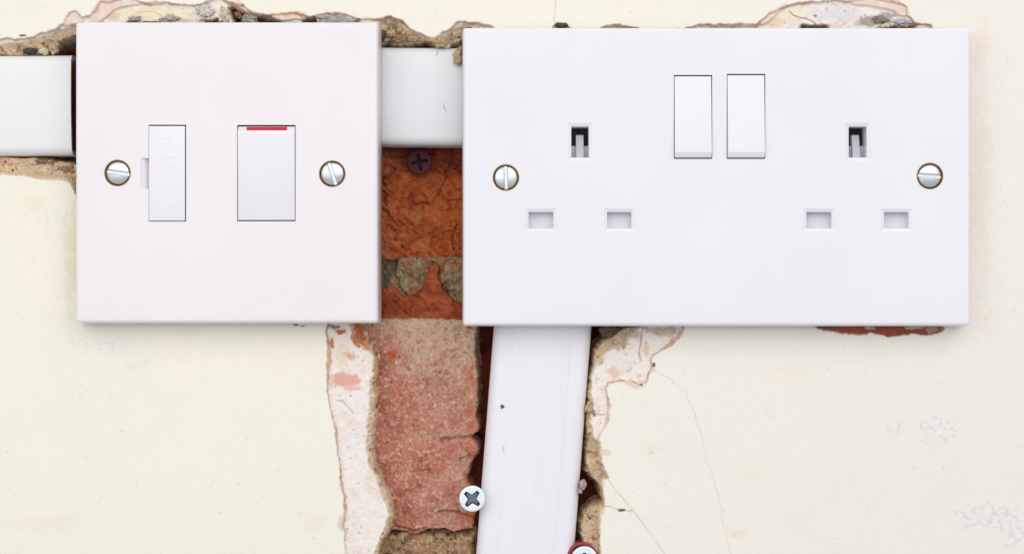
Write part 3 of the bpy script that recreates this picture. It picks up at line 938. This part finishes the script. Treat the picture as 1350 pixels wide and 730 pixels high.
def plate_screw(cx, cy, slot_deg, root):
    """domed slotted screw sunk in a brass lined hole"""
    # tarnished collar round the head
    bm = bmesh.new()
    r0 = ring_at(bm, circ(cx, cy, 17.6), FRONT - 0.05 * MM, FRONT)
    r1 = ring_at(bm, circ(cx, cy, 16.4), FRONT - 0.08 * MM, FRONT)
    r2 = ring_at(bm, circ(cx, cy, 14.6), FRONT + 0.9 * MM, FRONT)
    r3 = ring_at(bm, circ(cx, cy, 17.6), FRONT + 1.2 * MM, FRONT)
    bridge(bm, r0, r1); bridge(bm, r1, r2); bridge(bm, r3, r0)
    bm.faces.new(list(reversed(r3)))
    head = None
    # head: polar grid with a slot pressed in
    hm = bmesh.new()
    R = 14.9
    ca, sa = math.cos(math.radians(slot_deg)), math.sin(math.radians(slot_deg))
    n = 57
    gs = np.linspace(-1, 1, n)
    vv = {}
    for j, b in enumerate(gs):
        for i, a in enumerate(gs):
            # square to disc
            u = a * math.sqrt(1 - b * b / 2); w = b * math.sqrt(1 - a * a / 2)
            rr = min(1.0, math.hypot(u, w))
            dome = 0.25 + 1.15 * math.sqrt(max(0.0, 1 - (rr * 0.93) ** 2)) - 0.45
            px_, py_ = cx + (u * ca - w * sa) * R, cy + (u * sa + w * ca) * R
            t = abs(w) * R
            s = min(1.0, max(0.0, (2.7 - t) / 0.55))
            dome = dome * (1 - s) + min(dome, -0.25) * s
            vv[i, j] = hm.verts.new((X(px_, FRONT), FRONT + 0.45 * MM - dome * MM, Z(py_, FRONT)))
    for j in range(n - 1):
        for i in range(n - 1):
            hm.faces.new([vv[i, j], vv[i + 1, j], vv[i + 1, j + 1], vv[i, j + 1]])
    head = from_bm('screw', hm, M_CHROME, None, smooth=True)
    adopt(head, root)
    col = from_bm('screw_collar', bm, M_BRASS, None, smooth=False)
    col.parent = head
    col.matrix_parent_inverse = head.matrix_world.inverted()
    # collar is a sub-part of the screw: same world place because both were built in world space
    col.matrix_parent_inverse = Matrix.Identity(4)
    return head


def sub(child, part):
    """sub-part built in world coordinates under a part that was also built in world coordinates"""
    child.parent = part
    child.matrix_parent_inverse = Matrix.Identity(4)
    return child


# ---- fused switch ---------------------------------------------------------
fused = empty('fused_switch', (X(299, 0), -0.0009, Z(228, 0)))
tag(fused, 'square white switch plate with a fuse holder and red marked rocker', 'switch')
holes = [(circ(155, 228, 17.2), None, 1.2), (circ(438, 229, 17.2), None, 1.2),
         ([(185.5, 208.5), (196, 208.5), (196, 164.5), (245.5, 164.5), (245.5, 292), (196, 292), (196, 249), (185.5, 249)], None, 6.0),
         ([(312.6, 164.8), (389.6, 164.8), (389.6, 291.6), (312.6, 291.6)], None, 6.0)]
adopt(from_bm('faceplate', faceplate(99.3, 498.2, 29.3, 425.3, holes), M_PLATE, None), fused)
plate_screw(155, 228, 8, fused)
plate_screw(438, 229, 72, fused)
# fuse carrier
fc = from_bm('fuse_carrier', box_bm(196.7, 243.8, 166.4, 291.0, FRONT - 0.35 * MM, FRONT + 6 * MM, FRONT, 0.00016), M_ROCK, None, angle=0.5)
adopt(fc, fused)
# finger notch floor, sloping down towards the carrier
nb = bmesh.new()
q = [(185.5, FRONT + 0.25 * MM), (189, FRONT + 0.6 * MM), (193, FRONT + 1.5 * MM), (197, FRONT + 3.2 * MM), (197, FRONT + 5.5 * MM), (185.5, FRONT + 5.5 * MM)]
a_ = [nb.verts.new((X(x, FRONT), d, Z(208.4, FRONT))) for x, d in q]
b_ = [nb.verts.new((X(x, FRONT), d, Z(249.1, FRONT))) for x, d in q]
nb.faces.new(a_); nb.faces.new(list(reversed(b_))); bridge(nb, a_, b_)
adopt(from_bm('finger_notch', nb, M_PLATE, None, angle=0.6), fused)
# moulded word FUSE, one raised letter under another, turned a quarter clockwise
bm = bmesh.new()
for ch, yy in (('F', 185.0), ('U', 213.0), ('S', 244.0), ('E', 271.5)):
    cu = bpy.data.curves.new('letter', 'FONT')
    cu.body = ch
    cu.size = 24 * S
    cu.align_x = 'CENTER'
    cu.align_y = 'CENTER'
    cu.extrude = 0.00003
    cu.bevel_depth = 0.00002
    to = bpy.data.objects.new('letter', cu)
    COL.objects.link(to)
    dg = bpy.context.evaluated_depsgraph_get()
    tm = bpy.data.meshes.new_from_object(to.evaluated_get(dg))
    tm.transform(Matrix.Translation((X(220.5, FRONT), FRONT - 0.37 * MM, Z(yy, FRONT))) @ Matrix.Rotation(math.radians(90), 4, 'X') @ Matrix.Rotation(math.radians(-90), 4, 'Z'))
    bm.from_mesh(tm)
    bpy.data.objects.remove(to)
    bpy.data.meshes.remove(tm)
me = bpy.data.meshes.new('lettering')
bm.to_mesh(me); bm.free()
sub(link('lettering', me, M_ROCK), fc)
# rocker with a red band on its top lip
F = FRONT
rk = from_bm('rocker', prism(313.9, 388.6, [(166.8, F + 0.5 * MM), (172.8, F - 0.75 * MM), (176, F - 0.85 * MM), (290.0, F - 0.15 * MM), (290.5, F + 5 * MM), (167.0, F + 5 * MM)], F, 0.00014), M_ROCK, None, angle=0.4)
adopt(rk, fused)
rb = from_bm('red_band', prism(325, 378.5, [(167.4, F + 0.38 * MM), (172.2, F - 0.66 * MM), (172.2, F - 0.2 * MM), (167.4, F + 0.8 * MM)], F - 0.0001, 0), M_RED, None)
rb.location.y -= 0.00006
sub(rb, rk)
# closed casing behind the openings; its brown-grey paints in the gap shade
for (a0, a1, b0, b1) in ((180, 252, 158, 298), (306, 396, 158, 298)):
    adopt(from_bm('switch_casing', box_bm(a0, a1, b0, b1, F + 5.6 * MM, F + 7.9 * MM, F), M_CASE, None), fused)

# ---- double socket --------------------------------------------------------
dbl = empty('double_socket', (X(945, 0), -0.0009, Z(233, 0)))
tag(dbl, 'wide white double wall socket with two rocker switches', 'socket')


def rect(x0, x1, y0, y1):
    return [(x0, y0), (x1, y0), (x1, y1), (x0, y1)]


earths = [(749, 781, 162, 212.5), (1115, 1147.5, 162, 212.5)]
pins = [(692.5, 734, 275, 305.5), (796, 837, 275, 305.5), (1059, 1101, 275, 305.5), (1161.5, 1203, 275, 305.5)]
rocks = [(888.4, 939.0, 99.0, 209.6), (958.2, 1009.0, 97.5, 209.6)]
holes = [(circ(667, 234, 17.2), None, 1.2), (circ(1226, 232, 17.2), None, 1.2)]
for e in earths:
    holes.append((rect(*e), rect(e[0] + 4.2, e[1] - 4.6, e[2] + 4.8, e[3] - 4.8), 7.0))
for e in pins:
    holes.append((rect(*e), rect(e[0] + 4.4, e[1] - 4.4, e[2] + 4.4, e[3] - 4.4), 5.0))
for e in rocks:
    holes.append((rect(*e), None, 6.0))
adopt(from_bm('faceplate', faceplate(610.2, 1279.4, 36.8, 429.0, holes), M_PLATE2, None), dbl)
plate_screw(667, 234, 88, dbl)
plate_screw(1226, 232, 5, dbl)
for e in earths:
    cx = (e[0] + e[1]) / 2
    sh = from_bm('earth_shutter', box_bm(e[0] + 3, e[1] - 3, 191.0, 211, F + 4.4 * MM, F + 6.5 * MM, F, 0.0001), M_SHUT2, None)
    adopt(sh, dbl)
    po = from_bm('shutter_post', prism(cx - 5, cx + 5, [(176.5, F + 3.9 * MM), (209, F + 1.9 * MM), (209, F + 6.4 * MM), (176.5, F + 6.4 * MM)], F, 0.00012), M_SHUT2, None)
    sub(po, sh)
    adopt(from_bm('socket_well', box_bm(e[0] - 3, e[1] + 3, e[2] - 3, e[3] + 3, F + 6.8 * MM, F + 7.9 * MM, F), M_BLACK, None), dbl)
for e in pins:
    adopt(from_bm('pin_shutter', prism(e[0] + 3, e[1] - 3, [(e[2] + 3, F + 3.1 * MM), (e[3] - 3, F + 2.5 * MM), (e[3] - 3, F + 4.5 * MM), (e[2] + 3, F + 4.5 * MM)], F, 0.0001), M_SHUT, None), dbl)
for k, e in enumerate(rocks):
    rk = from_bm('rocker', prism(e[0] + 1.0, e[1] - 1.2, [(e[2] + 1.7, F + 0.25 * MM), (201.0, F - 1.35 * MM), (207.8, F - 0.6 * MM), (208.6, F + 5 * MM), (e[2] + 1.6, F + 5 * MM)], F, 0.00016), M_ROCK, None, angle=0.4)
    adopt(rk, dbl)
    adopt(from_bm('switch_casing', box_bm(e[0] - 5, e[1] + 5, e[2] - 5, e[3] + 5, F + 5.6 * MM, F + 7.9 * MM, F), M_CASE, None), dbl)


# ------------------------------------------------------------------ trunking
def trunking(name, p0, p1, width, front_mm, mat, depth_mm=11.0, crown=0.55, r_mm=2.6, wall_mm=1.2, lid=False):
    """hollow capping: p0, p1 centre-line ends (photo px on the paint plane); width in px"""
    bm = bmesh.new()
    a = Vector((X(p0[0]), 0, Z(p0[1]))); b = Vector((X(p1[0]), 0, Z(p1[1])))
    ax_ = (b - a).normalized()
    side = Vector((0, 1, 0)).cross(ax_).normalized()
    w = width * S / 2
    f = front_mm * MM; r = r_mm * MM

    def section(hw, f0, rr, d1):
        pts = [(-hw, d1)]
        for k in range(0, 9):
            t = math.radians(90 * k / 8)
            pts.append((-hw + rr * (1 - math.cos(t)), f0 + crown * MM + rr * (1 - math.sin(t))))
        us = [-1 + 2 * k / 20 for k in range(1, 20)]
        if lid:                                    # fine seams where the lid clips on
            us = sorted(us + [-0.815, -0.80, -0.785, 0.745, 0.76, 0.775])
        for u in us:
            dip = 0.09 * MM if lid and u in (-0.80, 0.76) else 0.0
            pts.append((u * (hw - rr), f0 + crown * MM * u * u + dip))
        for k in range(8, -1, -1):
            t = math.radians(90 * k / 8)
            pts.append((hw - rr * (1 - math.cos(t)), f0 + crown * MM + rr * (1 - math.sin(t))))
        pts.append((hw, d1))
        return pts
    outer = section(w, f, r, f + depth_mm * MM)
    t = wall_mm * MM
    inner = section(w - t, f + t, max(r - t, 0.0004), f + depth_mm * MM)
    loop = outer + inner[::-1]
    n = 24
    L = (b - a).length
    rings = []
    for k in range(n + 1):
        c = a + ax_ * (L * k / n)
        wob = 0.00006 * mnoise.noise(Vector((k * 0.7, p0[0], 1.0)))
        rings.append([bm.verts.new(c + side * (s_ + wob) + Vector((0, d_, 0))) for s_, d_ in loop])
    for r0, r1 in zip(rings[:-1], rings[1:]):
        bridge(bm, r0, r1, True)
    m_ = len(outer)
    for rg in (rings[0], rings[-1]):
        for i in range(m_ - 1):
            bm.faces.new([rg[i], rg[i + 1], rg[2 * m_ - 2 - i], rg[2 * m_ - 1 - i]])
    return from_bm(name, bm, mat, None, angle=0.7)


t1 = trunking('cable_trunking', (-260, 140.5), (93.3, 138.0), 132.5, -0.1, M_TRUNKL)
tag(t1, 'short white plastic trunking stub ending just before the square switch plate', 'trunking', 'white cable trunking')
t2 = trunking('cable_trunking', (440, 125.0), (660, 127.2), 129.5, 0.5, M_TRUNKH)
tag(t2, 'white plastic trunking bridging the gap between the two plates above bare brick', 'trunking', 'white cable trunking')
t3 = trunking('cable_trunking', (720.5, 370), (674.5, 960), 129.5, 0.15, M_TRUNKV, crown=0.7, r_mm=3.2, lid=True)
tag(t3, 'long upright white plastic trunking rising to the underside of the double socket', 'trunking', 'white cable trunking')


def streak(pts, y_mm, wpx, mat, part, name):
    """thin scratch or smear lying on a surface"""
    bm = bmesh.new()
    y = y_mm * MM
    rings = []
    for i, (x_, z_) in enumerate(pts):
        k = math.sin(math.pi * (i + 0.4) / (len(pts) - 0.2)) * wpx * S
        c = Vector((X(x_, y), y, Z(z_, y)))
        rings.append([bm.verts.new(c + Vector((dx * k, dy * k, 0))) for dx, dy in ((-.5, 0.0), (0, -.25), (.5, 0), (0, .25))])
    for r0, r1 in zip(rings[:-1], rings[1:]):
        bridge(bm, r0, r1)
    bm.faces.new(rings[0]); bm.faces.new(list(reversed(rings[-1])))
    return from_bm(name, bm, mat, part)


M_SCR = plastic('dull_scratch', (0.52, 0.46, 0.45), 0.8, 0.2)
streak([(581.5, 131), (584, 137), (586.5, 145), (589.5, 149.5)], 0.55, 1.6, M_SCR, t2, 'scratch')
streak([(577, 66), (576.5, 70), (575, 74)], 0.95, 1.6, M_SCR, t2, 'scratch')
streak([(661.2, 533), (662.4, 534.6), (662.6, 536.5), (661.5, 538)], 0.28, 5.0, M_DIRT, t3, 'speck')
streak([(663.6, 586), (663.4, 591), (663.2, 596)], 0.25, 0.8, M_SCR, t3, 'scratch')


# ------------------------------------------------------------------ loose fixing screws
def cross_loop(cx, cy, arm, half, core, deg):
    """plus-shaped recess with a slightly wider core"""
    pts = []
    for k in range(4):
        for u, v in ((arm, -half), (arm, half), (core, core)):
            a = math.radians(deg + 90 * k)
            pts.append((cx + u * math.cos(a) - v * math.sin(a), cy + u * math.sin(a) + v * math.cos(a)))
    return pts


def fixing_screw(cx, cy, r, front_mm, deg, head_mat, recess_mat, shank_to_mm, arm=9.5, half=2.1, core=3.6, star=False):
    root = empty('screw', (X(cx, 0), shank_to_mm * MM, Z(cy, 0)))
    f = front_mm * MM
    bm = bmesh.new()
    lp = cross_loop(cx, cy, arm, half, core, deg)
    rr = holed_face(bm, circ(cx, cy, r * 0.9, 48), [lp], f)
    prof = [(0.96, f + 0.06 * MM), (1.0, f + 0.25 * MM), (1.0, f + 0.55 * MM), (0.5, f + 2.4 * MM)]
    cur = rr[0]
    for k, y in prof:
        nx = ring_at(bm, circ(cx, cy, r * k, 48), y, f)
        bridge(bm, cur, nx, True)
        cur = nx
    bm.faces.new(cur)
    hd = from_bm('screw_head', bm, head_mat, None)
    adopt(hd, root)
    # recess lining, in a darker colour that paints in its shade
    bm = bmesh.new()
    a = ring_at(bm, lp, f + 0.03 * MM, f)
    b = ring_at(bm, [(cx + (x - cx) * 0.72, cy + (y - cy) * 0.72) for x, y in lp], f + 1.3 * MM, f)
    bridge(bm, a, b)
    bm.faces.new(b)
    sub(from_bm('cross_recess', bm, recess_mat, None), hd)
    # threaded shank
    bm = bmesh.new()
    y0 = f + 2.3 * MM; y1 = shank_to_mm * MM
    n = max(8, int((y1 - y0) / (0.25 * MM)))
    rings = [ring_at(bm, circ(cx, cy, r * (0.42 if k % 4 < 2 else 0.5), 20), y0 + (y1 - y0) * k / n, f) for k in range(n + 1)]
    for u, v in zip(rings[:-1], rings[1:]):
        bridge(bm, u, v, True)
    bm.faces.new(rings[-1])
    adopt(from_bm('shank', bm, head_mat, None), root)
    return root


s1 = fixing_screw(622.5, 657, 17.2, -2.6, 41, M_ZINC, M_STEELDARK, 9.0, arm=12.6, half=2.2, core=4.1)
tag(s1, 'shiny zinc cross-head screw in the brick beside the upright trunking', 'screw', 'loose fixing screws')
s2 = fixing_screw(770.5, 737, 17.4, -1.4, 0, M_ZINC, M_STEELDARK, 9.0, arm=9.0, half=2.4, core=3.6)
tag(s2, 'shiny zinc cross-head screw in a red plug, cut off by the picture edge', 'screw', 'loose fixing screws')
s3 = fixing_screw(553, 213.5, 16.2, 10.2, 80, M_PURPLE, M_RECESS, 17.0, arm=11.5, half=1.7, core=2.6)
tag(s3, 'dull purple cross-head screw sunk in the orange brick between the plates', 'screw', 'loose fixing screws')

# red wall plug round the cut-off screw
bm = bmesh.new()
cx, cy = 767.5, 733.5
rings = []
for rr_, y in ((12.0, 6.0), (14.0, 1.2), (16, 0.6), (17.6, 0.5), (19.2, 0.9), (19.4, 1.4), (18.2, 2.0), (17.6, 9.0)):
    rings.append(ring_at(bm, circ(cx, cy, rr_, 40), y * MM, 0.0005))
for u, v in zip(rings[:-1], rings[1:]):
    bridge(bm, u, v, True)
wp = from_bm('wall_plug', bm, M_PLUG)
tag(wp, 'red plastic wall plug behind the zinc screw at the bottom of the trunking', 'wall plug')
